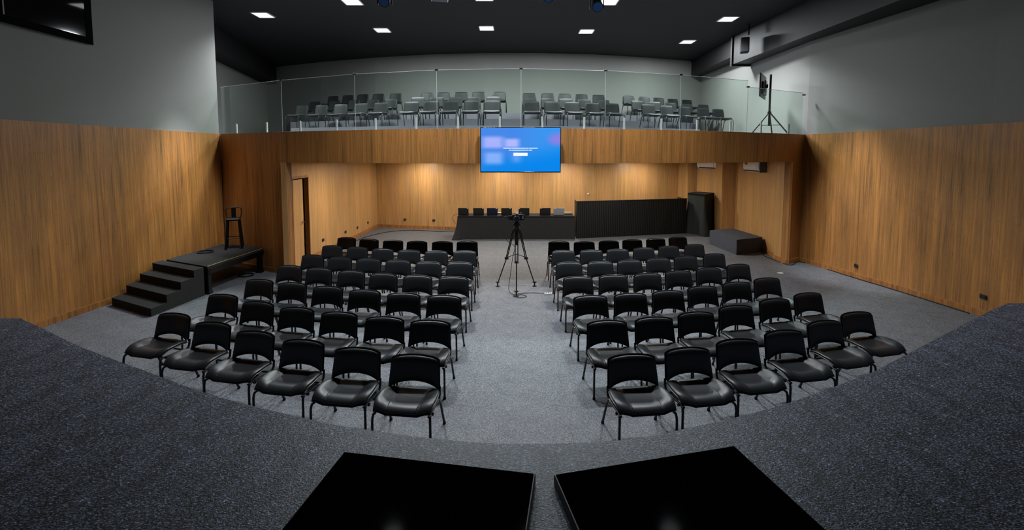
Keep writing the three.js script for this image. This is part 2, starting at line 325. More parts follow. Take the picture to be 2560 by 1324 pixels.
const nth = ['first', 'second', 'third', 'fourth', 'fifth', 'sixth', 'seventh'];
[[6.25, 13.04], [2.49, 11.62], [-0.7, 11.3], [-4.11, 11.62], [-7.0, 12.68]].forEach(([x, d], i) => squareLamp('ceiling_lamp', `square white ceiling lamp over the balcony rail, ${nth[i]} from the black duct`, x, CEILING, d, 0.42, HALL_LAMP, LAMP_WHITE, 'ceiling lamps over the balcony rail'));
[[3.1, 8.1], [0.4, 7.9], [-2.3, 8.0]].forEach(([x, d], i) => squareLamp('ceiling_lamp', `square white ceiling lamp over the chair rows, ${nth[i]} from the black duct`, x, CEILING, d, 0.42, FRONT_LAMP, LAMP_WHITE, 'ceiling lamps over the chair rows'));
[[6.1, 15.6], [2.37, 14.32], [-0.79, 13.96], [-4.09, 14.18]].forEach(([x, d], i) => squareLamp('ceiling_lamp', `square white ceiling lamp over the balcony seats, ${nth[i]} from the black duct`, x, CEILING, d, 0.42, WIDE_LAMP, LAMP_WHITE, 'ceiling lamps over the balcony seats'));
[[4.5, 13.3], [1.6, 12.7], [-1.2, 12.5], [-3.9, 12.6]].forEach(([x, d], i) => squareLamp('soffit_lamp', `square lamp under the middle of the balcony, ${nth[i]} from the column`, x, SOFFIT, d, 0.3, SOFFIT_LAMP * 1.6, SOFFIT_WHITE, 'lamps under the middle of the balcony'));
[[6.15, 9.9], [-5.95, 9.9]].forEach(([x, d], i) => squareLamp('ceiling_lamp', ['square white ceiling lamp close to the wall below the black duct', 'square white ceiling lamp above the low platform and stool'][i], x, CEILING, d, 0.42, SIDE_LAMP, LAMP_WHITE, undefined));
[[5.2, 16.6], [2.15, 15.95], [-0.4, 15.9], [-3.6, 16.3]].forEach(([x, d], i) => squareLamp('soffit_lamp', `square lamp under the balcony near the back wall, ${nth[i]} from the draped cabinet`, x, SOFFIT, d, 0.3, SOFFIT_LAMP, SOFFIT_WHITE, 'lamps under the balcony by the back wall'));

// ================================================================ CHAIRS IN THE HALL
function chairKit() {
  const o = new THREE.Group();
  const W = 0.272, top = (u) => 0.792 - 0.014 * u * u - 0.022 * Math.abs(u) ** 9, bot = (u) => 0.425 + 0.082 * Math.sqrt(Math.max(0, 1 - 0.985 * u * u));
  const backZ = (u, y) => -0.215 - (y - 0.42) * 0.2 + 0.04 * u * u;
  const shell = (k, dz) => (u, v) => { const uu = u * (1 - k), y0 = bot(u) + k * 0.18, y1 = top(u) - k * 0.3, y = y0 + (y1 - y0) * (v + 1) / 2; return [uu * W * (1.02 - 0.075 * clamp((y - 0.43) / 0.36)), y, backZ(u, y) + dz]; };
  const sh = mesh('back_shell', pad(shell(0, 0), 0.022, 20, 12), M.shell, o);
  mesh('backrest', pad(shell(0.045, 0.022), 0.06, 22, 16, 3), M.leather, o);
  for (const s of [-1, 1]) mesh('upright', tube([[s * 0.262, 0.35, -0.16], [s * 0.264, 0.38, -0.19], [s * 0.262, 0.47, -0.208]], 0.013, 8, 6), M.shell, o);
  const seatY = (u, v) => 0.432 + 0.05 * smooth(Math.abs(u), 0.42, 0.98) * smooth(v, -1.25, -0.2) * (1 - 0.35 * clamp(v)) - 0.016 * (1 - u * u) * (1 - v * v) + 0.012 * smooth(-v, 0.4, 1) - 0.045 * clamp((v - 0.45) / 0.55) ** 2 + 0.012 * (1 - u * u) * smooth(v, 0.2, 0.8);
  const seatS = (grow, dy) => (u, v) => { const a = u * Math.sqrt(1 - 0.2 * v * v), b = v * Math.sqrt(1 - 0.2 * u * u); return [a * (0.296 + 0.012 * v + grow), seatY(u, v) + dy - 0.006 * Math.exp(-(((Math.abs(u) - 0.54) / 0.04) ** 2)), 0.0 + b * (0.205 + grow)]; };
  const seat = mesh('seat', pad(seatS(0, 0), 0.05, 28, 18, 6), M.leather, o);
  for (const s of [-1, 1]) { const pts = []; for (let k = 0; k <= 10; k++) { const v = -0.72 + k * 0.165, u = s * (0.54 + 0.1 * (1 - v) * 0.5 - 0.05), p = seatS(0, 0.0245)(u, v); pts.push(p); } mesh('seam', tube(pts, 0.004, 16, 5), M.thread, seat); }
  mesh('seat_pan', pad(seatS(0.008, -0.02), 0.026, 16, 12, 10), M.shell, o);
  for (const s of [-1, 1]) {
    const f = mesh('leg', tube([[s * 0.285, 0.012, 0.205], [s * 0.284, 0.2, 0.2], [s * 0.282, 0.335, 0.196], [s * 0.277, 0.368, 0.182], [s * 0.268, 0.376, 0.13]], 0.0125, 14, 7), M.tubeBlack, o);
    mesh('foot_cap', cyl(0.0155, 0.0165, 0.03, s * 0.285, 0.015, 0.205, 10), M.rubber, f);
    const r = mesh('leg', tube([[s * 0.29, 0.012, -0.268], [s * 0.286, 0.2, -0.198], [s * 0.284, 0.3, -0.16], [s * 0.278, 0.342, -0.135], [s * 0.268, 0.355, -0.08]], 0.0125, 14, 7), M.tubeBlack, o);
    mesh('foot_cap', cyl(0.0155, 0.0165, 0.03, s * 0.29, 0.015, -0.268, 10), M.rubber, r);
  }
  mesh('seat_frame', merged([rod([-0.266, 0.376, 0.19], [-0.266, 0.353, -0.15], 0.0125, 8), rod([0.266, 0.376, 0.19], [0.266, 0.353, -0.15], 0.0125, 8), rod([-0.286, 0.365, 0.12], [0.286, 0.365, 0.12], 0.01, 8), rod([-0.29, 0.352, -0.13], [0.29, 0.352, -0.13], 0.01, 8),
    cyl(0.016, 0.016, 0.014, -0.288, 0.365, 0.12, 10, 0, Math.PI / 2), cyl(0.016, 0.016, 0.014, 0.288, 0.365, 0.12, 10, 0, Math.PI / 2)]), M.tubeBlack, o);
  return o;
}
const hallChair = chairKit();
// per row: [x, distance, turn of the row in degrees] from the aisle outwards
const stepsSide = [
  [[-1.03, 4.63, -13], [-1.71, 4.80, -15], [-2.41, 5.01, -18], [-3.11, 5.26, -21], [-3.82, 5.55, -23], [-4.56, 5.87, -26]],
  [[-1.05, 5.59, -9], [-1.67, 5.71, -12], [-2.34, 5.89, -15], [-3.00, 6.07, -19], [-3.68, 6.31, -22], [-4.41, 6.65, -25]],
  [[-1.02, 6.57, -11], [-1.66, 6.68, -12], [-2.31, 6.84, -14], [-2.97, 7.03, -16], [-3.64, 7.23, -17], [-4.30, 7.43, -19]],
  [[-1.01, 7.55, -7], [-1.65, 7.63, -10], [-2.28, 7.75, -12], [-2.92, 7.94, -15], [-3.59, 8.13, -18], [-4.24, 8.33, -20]],
  [[-1.02, 8.54, -4], [-1.64, 8.57, -7], [-2.27, 8.70, -10], [-2.90, 8.83, -13], [-3.53, 8.97, -15], [-4.18, 9.18, -18]],
  [[-1.03, 9.51, -2], [-1.65, 9.51, -5], [-2.26, 9.59, -9], [-2.88, 9.74, -13], [-3.50, 9.91, -16], [-4.14, 10.08, -20]],
  [[-1.08, 10.53, 0], [-1.67, 10.50, -2], [-2.29, 10.55, -7], [-2.90, 10.67, -11], [-3.53, 10.81, -16], [-4.16, 11.02, -20]]];
const boxSide = [
  [[1.28, 4.64, 14], [1.94, 4.80, 17], [2.61, 5.03, 19], [3.31, 5.29, 22], [4.02, 5.60, 25], [4.69, 5.92, 27]],
  [[1.22, 5.58, 12], [1.86, 5.70, 15], [2.49, 5.89, 18], [3.16, 6.15, 20], [3.88, 6.44, 23], [4.56, 6.72, 26]],
  [[1.18, 6.56, 10], [1.81, 6.67, 13], [2.43, 6.80, 15], [3.07, 7.04, 18], [3.74, 7.27, 21], [4.39, 7.52, 24]],
  [[1.14, 7.56, 6], [1.775, 7.66, 9], [2.405, 7.76, 13], [3.02, 7.94, 17], [3.67, 8.16, 20], [4.36, 8.43, 24]],
  [[1.11, 8.54, 5], [1.735, 8.58, 8], [2.34, 8.70, 12], [2.97, 8.87, 15], [3.60, 9.07, 18], [4.29, 9.29, 22]],
  [[1.12, 9.55, 5], [1.74, 9.60, 8], [2.34, 9.69, 11], [2.96, 9.84, 14], [3.59, 10.03, 16], [4.25, 10.21, 19]],
  [[1.13, 10.53, 0], [1.73, 10.48, 4], [2.34, 10.58, 9], [2.95, 10.74, 13], [3.57, 10.88, 17], [4.19, 11.07, 20]]];
const rowWord = ['front row', 'second row', 'third row', 'fourth row', 'fifth row', 'sixth row', 'back row'], seatWord = ['aisle seat', 'second seat from aisle', 'third seat from aisle', 'fourth seat from aisle', 'fifth seat from aisle', 'outermost seat'];
for (const [rows, side] of [[stepsSide, 'steps'], [boxSide, 'riser']]) rows.forEach((row, r) => row.forEach(([x, d, deg], c) => {
  const o = hallChair.clone(); o.name = numbered('padded_chair'); scene.add(o);
  const turn = R(deg * 0.5 + (rnd() - 0.5) * 2), tall = 0.957 + r * 0.0165, wide = 1.035 - r * 0.011;
  o.rotation.y = turn; o.scale.set(wide, tall, wide);
  o.position.set(x + Math.sin(turn) * 0.285 * wide, 0, -d + Math.cos(turn) * 0.285 * wide);
  o.userData = { label: `black padded chair, ${rowWord[r]}, ${seatWord[c]}, on the ${side === 'steps' ? 'dark steps' : 'carpeted riser box'} side`, category: 'chair', group: 'padded chairs in rows in front of the stage' };
}));

// ================================================================ CHAIRS ON THE BALCONY
function balconyKit() {
  const o = new THREE.Group();
  const back = (grow, dz) => (u, v) => { const a = u * Math.sqrt(1 - 0.2 * v * v), b = v * Math.sqrt(1 - 0.14 * u * u), y = 0.617 + b * (0.183 + grow); return [a * (0.235 + grow), y, -0.2 - (y - 0.45) * 0.18 + 0.03 * u * u + dz]; };
  mesh('backrest', pad(back(0, 0.014), 0.03, 14, 10), M.balconyPad, o);
  mesh('back_frame', pad(back(0.012, 0), 0.02, 14, 10), M.shell, o);
  mesh('seat', pad((u, v) => { const a = u * Math.sqrt(1 - 0.12 * v * v), b = v * Math.sqrt(1 - 0.14 * u * u); return [a * 0.245, 0.455 + 0.012 * u * u - 0.02 * clamp((v - 0.4) / 0.6) ** 2, 0.02 + b * 0.215]; }, 0.05, 14, 10), M.balconyPad, o);
  for (const s of [-1, 1]) {
    mesh('leg', tube([[s * 0.25, 0, 0.235], [s * 0.25, 0.3, 0.23], [s * 0.248, 0.4, 0.21], [s * 0.24, 0.415, 0.1]], 0.0125, 10, 7), M.balconyTube, o);
    mesh('leg', tube([[s * 0.265, 0, -0.27], [s * 0.255, 0.3, -0.2], [s * 0.25, 0.4, -0.15], [s * 0.24, 0.415, -0.02]], 0.0125, 10, 7), M.tubeBlack, o);
    mesh('upright', tube([[s * 0.235, 0.41, -0.14], [s * 0.235, 0.45, -0.2], [s * 0.22, 0.6, -0.235]], 0.012, 8, 6), M.tubeBlack, o);
  }
  mesh('seat_frame', merged([rod([-0.24, 0.415, 0.12], [0.24, 0.415, 0.12], 0.011, 7), rod([-0.24, 0.415, -0.1], [0.24, 0.415, -0.1], 0.011, 7), rod([-0.24, 0.415, 0.12], [-0.24, 0.415, -0.12], 0.012, 7), rod([0.24, 0.415, 0.12], [0.24, 0.415, -0.12], 0.012, 7)]), M.tubeBlack, o);
  return o;
}
const balconyChair = balconyKit();
const tiers = [
  ['front', 3.72, [[-6.85, 14.55], [-6.15, 14.4], [-5.45, 14.2], [-4.73, 13.98], [-4.04, 13.78], [-3.05, 13.58], [-2.42, 13.40], [-1.82, 13.33], [-1.2, 13.28], [-0.59, 13.28], [0.59, 13.45], [1.21, 13.5], [1.84, 13.63], [2.5, 13.85], [3.13, 13.99], [4.35, 14.25], [5.06, 14.61], [5.77, 14.93], [6.56, 15.3], [7.25, 15.68]]],
  ['middle', 4.05, [[-7.2, 16.3], [-6.35, 15.99], [-5.58, 15.78], [-4.88, 15.64], [-4.2, 15.45], [-3.18, 15.1], [-2.54, 15.06], [-1.9, 15.0], [-1.29, 14.95], [-0.62, 14.92], [0.6, 15.21], [1.22, 15.3], [1.86, 15.42], [2.52, 15.59], [3.22, 15.76], [4.51, 16.04], [5.23, 16.34], [5.91, 16.62], [6.67, 16.98], [7.4, 17.24]]],
  ['back', 4.38, [[-6.91, 17.25], [-6.23, 16.96], [-5.59, 16.74], [-4.97, 16.63], [-4.29, 16.52], [-3.09, 16.31], [-2.49, 16.21], [-1.84, 16.16], [-1.2, 16.11], [-0.46, 16.11], [0.63, 16.42], [1.32, 16.5], [1.95, 16.6], [2.6, 16.74], [3.27, 16.87], [4.47, 17.13], [5.15, 17.42], [5.82, 17.74], [6.52, 18.1], [7.22, 18.42]]]];
for (const [tier, y, list] of tiers) list.forEach(([x, d], i) => {
  const o = balconyChair.clone(); o.name = numbered('balcony_chair'); scene.add(o);
  const t = x / d, turn = Math.atan(Math.sin(t) / (1 + t * t * 0.5)) * 0.75 + (rnd() - 0.5) * 0.06;
  o.rotation.y = turn; o.position.set(x + Math.sin(turn) * 0.25, y, -d + Math.cos(turn) * 0.25);
  const block = 3 - Math.floor(i / 5), k = 4 - (i % 5);
  o.userData = { label: `dark balcony chair, ${tier} tier, ${nth[k]} seat of ${nth[block]} block counted from the tripod screen`, category: 'chair', group: 'chairs on the balcony tiers' };
});

// ================================================================ BALCONY GLASS
{
  const rail = thing('glass_railing', 'tall clear glass railing along the balcony edge with short chrome posts', 'railing');
  const J = [[-7.75, 11.84], [-5.56, 10.74], [-3.51, 9.95], [-1.6, 9.47], [0.19, 9.33], [2.0, 9.54], [3.8, 10.04], [5.73, 10.82], [7.74, 11.83]];
  for (let i = 0; i + 1 < J.length; i++) {
    const a = J[i], b = J[i + 1], dx = b[0] - a[0], dz = b[1] - a[1], l = Math.hypot(dx, dz), g = 0.006 / l, A = [a[0] + dx * g, a[1] + dz * g], B = [b[0] - dx * g, b[1] - dz * g], top = i === 7 ? 4.55 : 4.7;
    const pl = new THREE.BoxGeometry(l - 0.012, top - 3.47, 0.012); at(pl, (A[0] + B[0]) / 2, (top + 3.47) / 2, -(A[1] + B[1]) / 2, 0, Math.atan2(dz, dx), 0);
    mesh('pane', pl, M.glass, rail);
    for (const k of [0.25, 0.75]) { const x = a[0] + dx * k, d = a[1] + dz * k; mesh('post', merged([cyl(0.024, 0.024, 0.28, x, 3.58, -d - 0.02, 14), cyl(0.04, 0.04, 0.01, x, 3.445, -d - 0.02, 14)]), M.paleMetal, rail); }
    if (i) mesh('clamp', box(0.07, 0.03, 0.035, a[0], top + 0.005, -a[1], 0.004), M.metalBlack, rail);
    mesh('top_edge', rod([A[0], top + 0.002, -A[1]], [B[0], top + 0.002, -B[1]], 0.0045, 6), M.paleMetal, rail);
    if (i) mesh('joint', rod([a[0], 3.47, -a[1]], [a[0], top, -a[1]], 0.004, 6), M.paleMetal, rail);
  }
  mesh('clamp', box(0.07, 0.05, 0.035, 7.76, 4.5, -11.83, 0.004), M.chrome, rail);
}

// ================================================================ WALL SCREEN ON THE BALCONY FRONT
{
  const soft = (x, a, b, w) => smooth(x, a - w, a + w) * (1 - smooth(x, b - w, b + w)), mix = (a, b, t) => a.map((q, i) => q + (b[i] - q) * t);
  const gaps = Array.from({ length: 64 }, () => rnd() > 0.14);
  const tx = texture(1024, 576, (u, w) => {
    const v = 1 - w;                                     // v runs down the screen
    let c = mix(mix([70, 136, 232], [58, 150, 240], smooth(u, 0.3, 0.9)), [4, 134, 236], smooth(v + 0.35 * u, 0.55, 1.15));
    c = mix(c, [184, 186, 255], 0.85 * soft(u, 0.02, 0.28, 0.07) * soft(v, 0.2, 0.46, 0.06));
    c = mix(c, [188, 190, 255], 0.9 * soft(u, 0.3, 0.48, 0.05) * soft(v, 0.25, 0.44, 0.05));
    c = mix(c, [152, 186, 255], 0.8 * soft(u, 0.05, 0.27, 0.06) * soft(v, 0.56, 0.82, 0.07));
    c = mix(c, [140, 176, 255], 0.6 * soft(u, 0.4, 0.5, 0.06) * soft(v, 0.55, 0.78, 0.08));
    c = mix(c, [144, 128, 226], 0.9 * (1 - smooth(Math.hypot((u - 0.98) * 1.1, v - 0.26), 0.05, 0.22)));
    const line = (a, b, y) => u > a && u < b && Math.abs(v - y) < 0.009 && gaps[Math.floor(u * 190) % 64];
    if (line(0.283, 0.722, 0.462) || line(0.353, 0.648, 0.507) || (Math.abs(u - 0.5) < 0.089 && Math.abs(v - 0.603) < 0.036)) c = [244, 251, 255];
    return c;
  }, 1, 1);
  const o = thing('wall_screen', 'large wall screen glowing blue on the balcony front', 'screen', [0.175, 3.01, -9.1], R(-1));
  mesh('housing', box(1.66, 0.925, 0.06, 0, 0, -0.02, 0.01), M.plastic, o);
  const bezel = mesh('bezel', merged([box(1.66, 0.014, 0.014, 0, 0.456, 0.012), box(1.66, 0.02, 0.014, 0, -0.453, 0.012), box(0.014, 0.92, 0.014, 0.823, 0, 0.012), box(0.014, 0.92, 0.014, -0.823, 0, 0.012)]), M.gloss, o);
  mesh('display', at(new THREE.PlaneGeometry(1.635, 0.9), 0, 0.002, 0.0125), std({ color: 0x000000, roughness: 0.3, emissive: 0xffffff, emissiveMap: tx, emissiveIntensity: 1.0 }), o);
  mesh('wall_mount', box(0.5, 0.4, 0.05, 0, 0, -0.07), M.metalBlack, o);
  const l = new THREE.RectAreaLight(0x4a96f0, 0.5, 1.6, 0.88); l.position.set(0, 0, 0.03); l.rotation.y = Math.PI; l.castShadow = true; l.name = 'screen_light'; o.add(l);
}

// ================================================================ STEPS, LOW PLATFORM AND STOOL
{
  const o = thing('portable_steps', 'four dark carpeted steps leading up to the low platform', 'steps');
  const Rr = [[-6.5, 7.75], [-6.47, 8.08], [-6.44, 8.4], [-6.41, 8.72], [-6.38, 8.96]], Ll = [[-7.77, 8.37], [-7.77, 8.7], [-7.76, 9.02], [-7.75, 9.34], [-7.74, 9.58]];
  for (let k = 0; k < 4; k++) mesh('step', prism([Rr[k], Rr[k + 1], Ll[k + 1], Ll[k]], 0, 0.1475 * (k + 1), k * 0.4), M.darkCarpet, o);
  for (let k = 0; k < 4; k++) { const y = 0.1475 * (k + 1); mesh('nosing', rod([Rr[k][0], y - 0.006, -Rr[k][1]], [Ll[k][0], y - 0.006, -Ll[k][1]], 0.008, 8), M.darkCarpet, o); }
}
{
  const o = thing('low_platform', 'low black stage platform on stout legs beside the wood wall', 'platform');
  const A = [-6.34, 9.02], B = [-6.2, 10.84], C = [-7.54, 11.45], D = [-7.68, 9.64];
  mesh('deck', prism([A, B, C, D], 0.54, 0.59), M.darkCarpet, o);
  for (const [p, q, s] of [[A, B, 1], [B, C, 1], [C, D, 1], [D, A, 1]]) mesh('rail', prism(slabPlan(p, q, 0.05, s), 0.42, 0.54), M.metalBlack, o);
  mesh('front_moulding', merged([prism(slabPlan([A[0] + 0.012, A[1]], [B[0] + 0.012, B[1]], 0.014, 1), 0.5, 0.52), prism(slabPlan([A[0] + 0.012, A[1]], [B[0] + 0.012, B[1]], 0.014, 1), 0.455, 0.47)]), M.metalBlack, o);
  mesh('edge_strip', prism(slabPlan([A[0] - 0.002, A[1] + 0.02], [B[0] - 0.002, B[1] - 0.03], 0.02, 1), 0.59, 0.594), M.yellow, o).userData = { label: 'worn yellow edge strip' };
  for (const [x, d] of [[-6.39, 9.08], [-6.26, 10.76], [-7.48, 11.38], [-7.62, 9.68]]) { const l = mesh('leg', box(0.1, 0.44, 0.1, x, 0.22, -d, 0.008), M.metalBlack, o); mesh('foot', box(0.13, 0.05, 0.13, x, 0.025, -d, 0.008), M.metalBlack, l); }
}
{
  const o = thing('bar_stool', 'black metal bar stool with a low back standing on the platform', 'stool', [-6.93, 0.59, -10.86], R(28));
  mesh('seat', merged([box(0.28, 0.03, 0.28, 0, 0.75, 0, 0.014), box(0.3, 0.05, 0.3, 0, 0.725, 0, 0.02)]), M.metalBlack, o);
  for (const [sx, sz] of [[-1, -1], [1, -1], [-1, 1], [1, 1]]) { const l = mesh('leg', merged([rod([sx * 0.12, 0.72, sz * 0.12], [sx * 0.17, 0.015, sz * 0.17], 0.027, 8)]), M.metalBlack, o); mesh('foot_cap', cyl(0.022, 0.024, 0.03, sx * 0.17, 0.015, sz * 0.17, 10), M.rubber, l); }
  mesh('footrest', merged([rod([-0.15, 0.27, 0.15], [0.15, 0.27, 0.15], 0.01), rod([-0.15, 0.27, -0.15], [0.15, 0.27, -0.15], 0.01), rod([-0.15, 0.27, 0.15], [-0.15, 0.27, -0.15], 0.01), rod([0.15, 0.27, 0.15], [0.15, 0.27, -0.15], 0.01)]), M.metalBlack, o);
  mesh('back_rail', tube([[-0.15, 0.74, -0.14], [-0.165, 0.9, -0.16], [-0.155, 0.985, -0.17], [-0.1, 1.0, -0.175], [0.1, 1.0, -0.175], [0.155, 0.985, -0.17], [0.165, 0.9, -0.16], [0.15, 0.74, -0.14]], 0.01, 40, 7), M.metalBlack, o);
  mesh('back_splat', box(0.1, 0.26, 0.008, 0, 0.87, -0.163), M.metalBlack, o);
}
const coil = (cx, y, d, r) => { const p = []; for (let i = 0; i <= 60; i++) { const a = i / 60 * Math.PI * 6, q = r * (1 + 0.06 * Math.sin(a * 1.7)); p.push([cx + Math.cos(a) * q, y + 0.008 + i / 60 * 0.03, -d + Math.sin(a) * q * 0.9]); } return tube(p, 0.007, 120, 6); };
tag(mesh('cable_coil', coil(-7.3, 0.59, 10.35, 0.16), M.rubber), 'coil of black cable lying on the low platform', 'cable');
tag(mesh('cable_coil', coil(-6.42, 0, 10.45, 0.16), M.rubber), 'coil of black cable on the floor under the low platform', 'cable');

// ================================================================ RISER BOX BY THE PILLAR
{
  const o = thing('carpeted_riser', 'low box covered in dark grey carpet beside the pillar', 'riser');
  mesh('top', prism([[6.55, 12.67], [7.52, 13.08], [7.44, 14.7], [6.48, 14.28]], 0.43, 0.45), M.riserCarpet, o);
  mesh('front_side', prism(slabPlan([6.55, 12.67], [7.52, 13.08], 0.03, 1), 0, 0.43), M.riserCarpet, o);
  mesh('long_side', prism(slabPlan([6.48, 14.28], [6.55, 12.705], 0.03, 1), 0, 0.43), M.riserCarpet, o);
  mesh('back_side', prism(slabPlan([7.44, 14.7], [6.51, 14.3], 0.03, 1), 0, 0.43), M.riserCarpet, o);
  mesh('wall_side', prism(slabPlan([7.52, 13.11], [7.44, 14.66], 0.03, 1), 0, 0.43), M.riserCarpet, o);
}

// ================================================================ TABLE, COUNTER AND DRAPED CABINET
function drape(corners, y1, y0, flare, amp, sd, calm = () => 1) {
  const n = 40, P = [], pos = [], uv = [], ix = [];
  corners.forEach((a, i) => { const b = corners[(i + 1) % corners.length], l = Math.hypot(b[0] - a[0], b[1] - a[1]), m = Math.max(6, Math.round(l / 0.05)); for (let k = 0; k < m; k++) P.push([a[0] + (b[0] - a[0]) * k / m, a[1] + (b[1] - a[1]) * k / m, Math.min(k, m - k) * l / m]); });
  const cx = corners.reduce((s, c) => s + c[0], 0) / corners.length, cd = corners.reduce((s, c) => s + c[1], 0) / corners.length, N = P.length;
  const rows = 12;
  for (let r = 0; r <= rows; r++) P.forEach(([x, d, near], i) => {
    const v = r / rows, a = P[(i + N - 1) % N], b = P[(i + 1) % N]; let nx = b[1] - a[1], nd = -(b[0] - a[0]); const l = Math.hypot(nx, nd) || 1; nx /= l; nd /= l; if (nx * (x - cx) + nd * (d - cd) < 0) { nx = -nx; nd = -nd; }
    const corner = Math.exp(-((near / 0.14) ** 2)), s = i * 0.05;
    const off = 0.006 + flare * v * v * (0.35 + 2.2 * corner) + amp * v * (0.6 * Math.sin(s * 9 + sd) + 0.5 * Math.sin(s * 21 + sd * 2.3)) * (0.5 + corner * 1.8);
    const still = calm(x);
    pos.push(x + nx * (0.006 + (off - 0.006) * still), y1 + (y0 - y1) * v, -(d + nd * (0.006 + (off - 0.006) * still))); uv.push(s, v * (y1 - y0));
  });
  for (let r = 0; r < rows; r++) for (let i = 0; i < N; i++) { const a = r * N + i, b = r * N + (i + 1) % N, c = a + N, d = b + N; ix.push(a, b, c, b, d, c); }
  const base = pos.length / 3; pos.push(cx, y1 + 0.002, -cd); uv.push(0, 0); for (let i = 0; i < N; i++) ix.push(base, i, (i + 1) % N);
  const g = new THREE.BufferGeometry(); g.setAttribute('position', new THREE.Float32BufferAttribute(pos, 3)); g.setAttribute('uv', new THREE.Float32BufferAttribute(uv, 2)); g.setIndex(ix); g.computeVertexNormals(); return g;
}
const fabricTwo = M.cloth; fabricTwo.side = THREE.DoubleSide; M.greenCloth.side = THREE.DoubleSide;
{
  const o = thing('draped_table', 'long table covered to the floor in a black cloth', 'table');
  mesh('table_top', box(3.96, 0.03, 0.72, 0.15, 0.78, -15.49, 0.006), M.plastic, o);
  for (const [x, d] of [[-1.6, 15.25], [1.9, 15.25], [-1.6, 15.75], [1.9, 15.75]]) mesh('leg', rod([x, 0, -d], [x, 0.765, -d], 0.02), M.metalBlack, o);
  mesh('tablecloth', drape([[-1.88, 15.1], [2.16, 15.1], [2.16, 15.88], [-1.88, 15.88]], 0.8, 0.01, 0.07, 0.022, 1.3, (x) => (x < -1.2 ? 1.25 : 0.2)), M.cloth, o);
}
function laptop(x, d, turn, lidMat, label, tagX) {
  const o = thing('laptop', label, 'laptop', [x, 0.803, -d], turn, 'laptops on the black table');
  mesh('base', box(0.36, 0.018, 0.25, 0, 0.009, -0.13, 0.006), M.plastic, o);
  mesh('keyboard', box(0.31, 0.003, 0.11, 0, 0.0195, -0.1, 0.001), M.rubber, o);
  const lid = mesh('lid', at(new RoundedBoxGeometry(0.375, 0.255, 0.012, 2, 0.005), 0, 0.14, 0.02, R(6), 0, 0), lidMat, o);
  mesh('sticker', at(new THREE.BoxGeometry(0.04, 0.018, 0.002), tagX, 0.245, 0.038, R(6), 0, 0), M.whitePaper, lid).userData = { label: 'small white asset sticker' };
  mesh('display', at(new THREE.BoxGeometry(0.34, 0.21, 0.002), 0, 0.14, 0.0125, R(6), 0, 0), M.gloss, lid);
}
const lid = std({ color: 0x0c0d0d, roughness: 0.4 });
[[-1.7, -4, lid, 'black laptop at the table end away from the counter', 0.15], [-1.17, 4, lid, 'black laptop, second from the table end, beside the navy laptop', 0.15], [-0.69, 3, M.navy, 'navy blue laptop between black laptops on the table', 0.14], [-0.19, 0, lid, 'black laptop beside the navy laptop, behind the video camera', 0.12], [0.42, -3, lid, 'black laptop behind the video camera, on the counter side', -0.16], [1.16, 0, lid, 'black laptop beside the silver laptop', -0.15], [1.64, 0, M.silver, 'silver laptop at the table end by the slatted counter', -0.14]]
  .forEach(([x, t, m, label, s]) => laptop(x, 15.3, R(t), m, label, s));
tag(mesh('document_tray', merged([box(0.34, 0.012, 0.24, 1.98, 0.83, -15.55), box(0.34, 0.012, 0.24, 1.98, 0.885, -15.55), ...[[1.83, 15.45], [2.13, 15.45], [1.83, 15.65], [2.13, 15.65]].map(([x, d]) => rod([x, 0.803, -d], [x, 0.885, -d], 0.006))]), M.silver), 'silver wire tray beside the silver laptop', 'tray');
tag(mesh('white_folder', box(0.3, 0.05, 0.2, -0.42, 0.83, -15.72, 0.006), M.silver), 'pale grey box on the table behind the navy laptop', 'box');
{
  const o = thing('slatted_counter', 'tall black counter faced with narrow upright slats', 'counter');
  const A = [2.25, 15.22], B = [6.5, 16.27], l = Math.hypot(B[0] - A[0], B[1] - A[1]), ux = (B[0] - A[0]) / l, ud = (B[1] - A[1]) / l, H = 1.29;
  mesh('front_panel', prism(slabPlan(A, B, 0.03, 1), 0, H), M.slat, o);
  const n = 62, sg = new THREE.BoxGeometry(0.045, H - 0.04, 0.02), turn = Math.atan2(ud, ux);
  for (let k = 0; k < n; k++) { const s = (k + 0.5) * l / n, m = mesh('slat', sg, M.slat, o); m.position.set(A[0] + ux * s + ud * 0.011, H / 2, -(A[1] + ud * s - ux * 0.011)); m.rotation.y = turn; }
  mesh('top_rail', prism(slabPlan([A[0] + ud * 0.024, A[1] - ux * 0.024], [B[0] + ud * 0.024, B[1] - ux * 0.024], 0.06, 1), H, H + 0.02), M.slat, o);
  mesh('end_panel', prism(slabPlan([2.28, 15.97], A, 0.03, 1), 0, H), M.slat, o);
  mesh('end_panel', prism(slabPlan(B, [6.46, 17.02], 0.03, 1), 0, H), M.slat, o);
  mesh('work_shelf', prism([[2.3, 15.3], [6.44, 16.33], [6.42, 16.7], [2.3, 15.7]], 0.9, 0.93), M.plastic, o);
}
{
  const o = thing('draped_cabinet', 'tall cabinet hidden under a black cloth beside the pillar', 'cabinet');
  const C = [[6.92, 15.72], [7.6, 16.48], [7.2, 17.0], [6.6, 16.45]];
  mesh('cabinet_body', prism(C.map(([x, d]) => [x + (7.08 - x) * 0.06, d + (16.4 - d) * 0.06]), 0, 1.47), M.plastic, o);
  mesh('cloth', drape(C, 1.5, 0.01, 0.08, 0.05, 2.2), M.greenCloth, o);
}

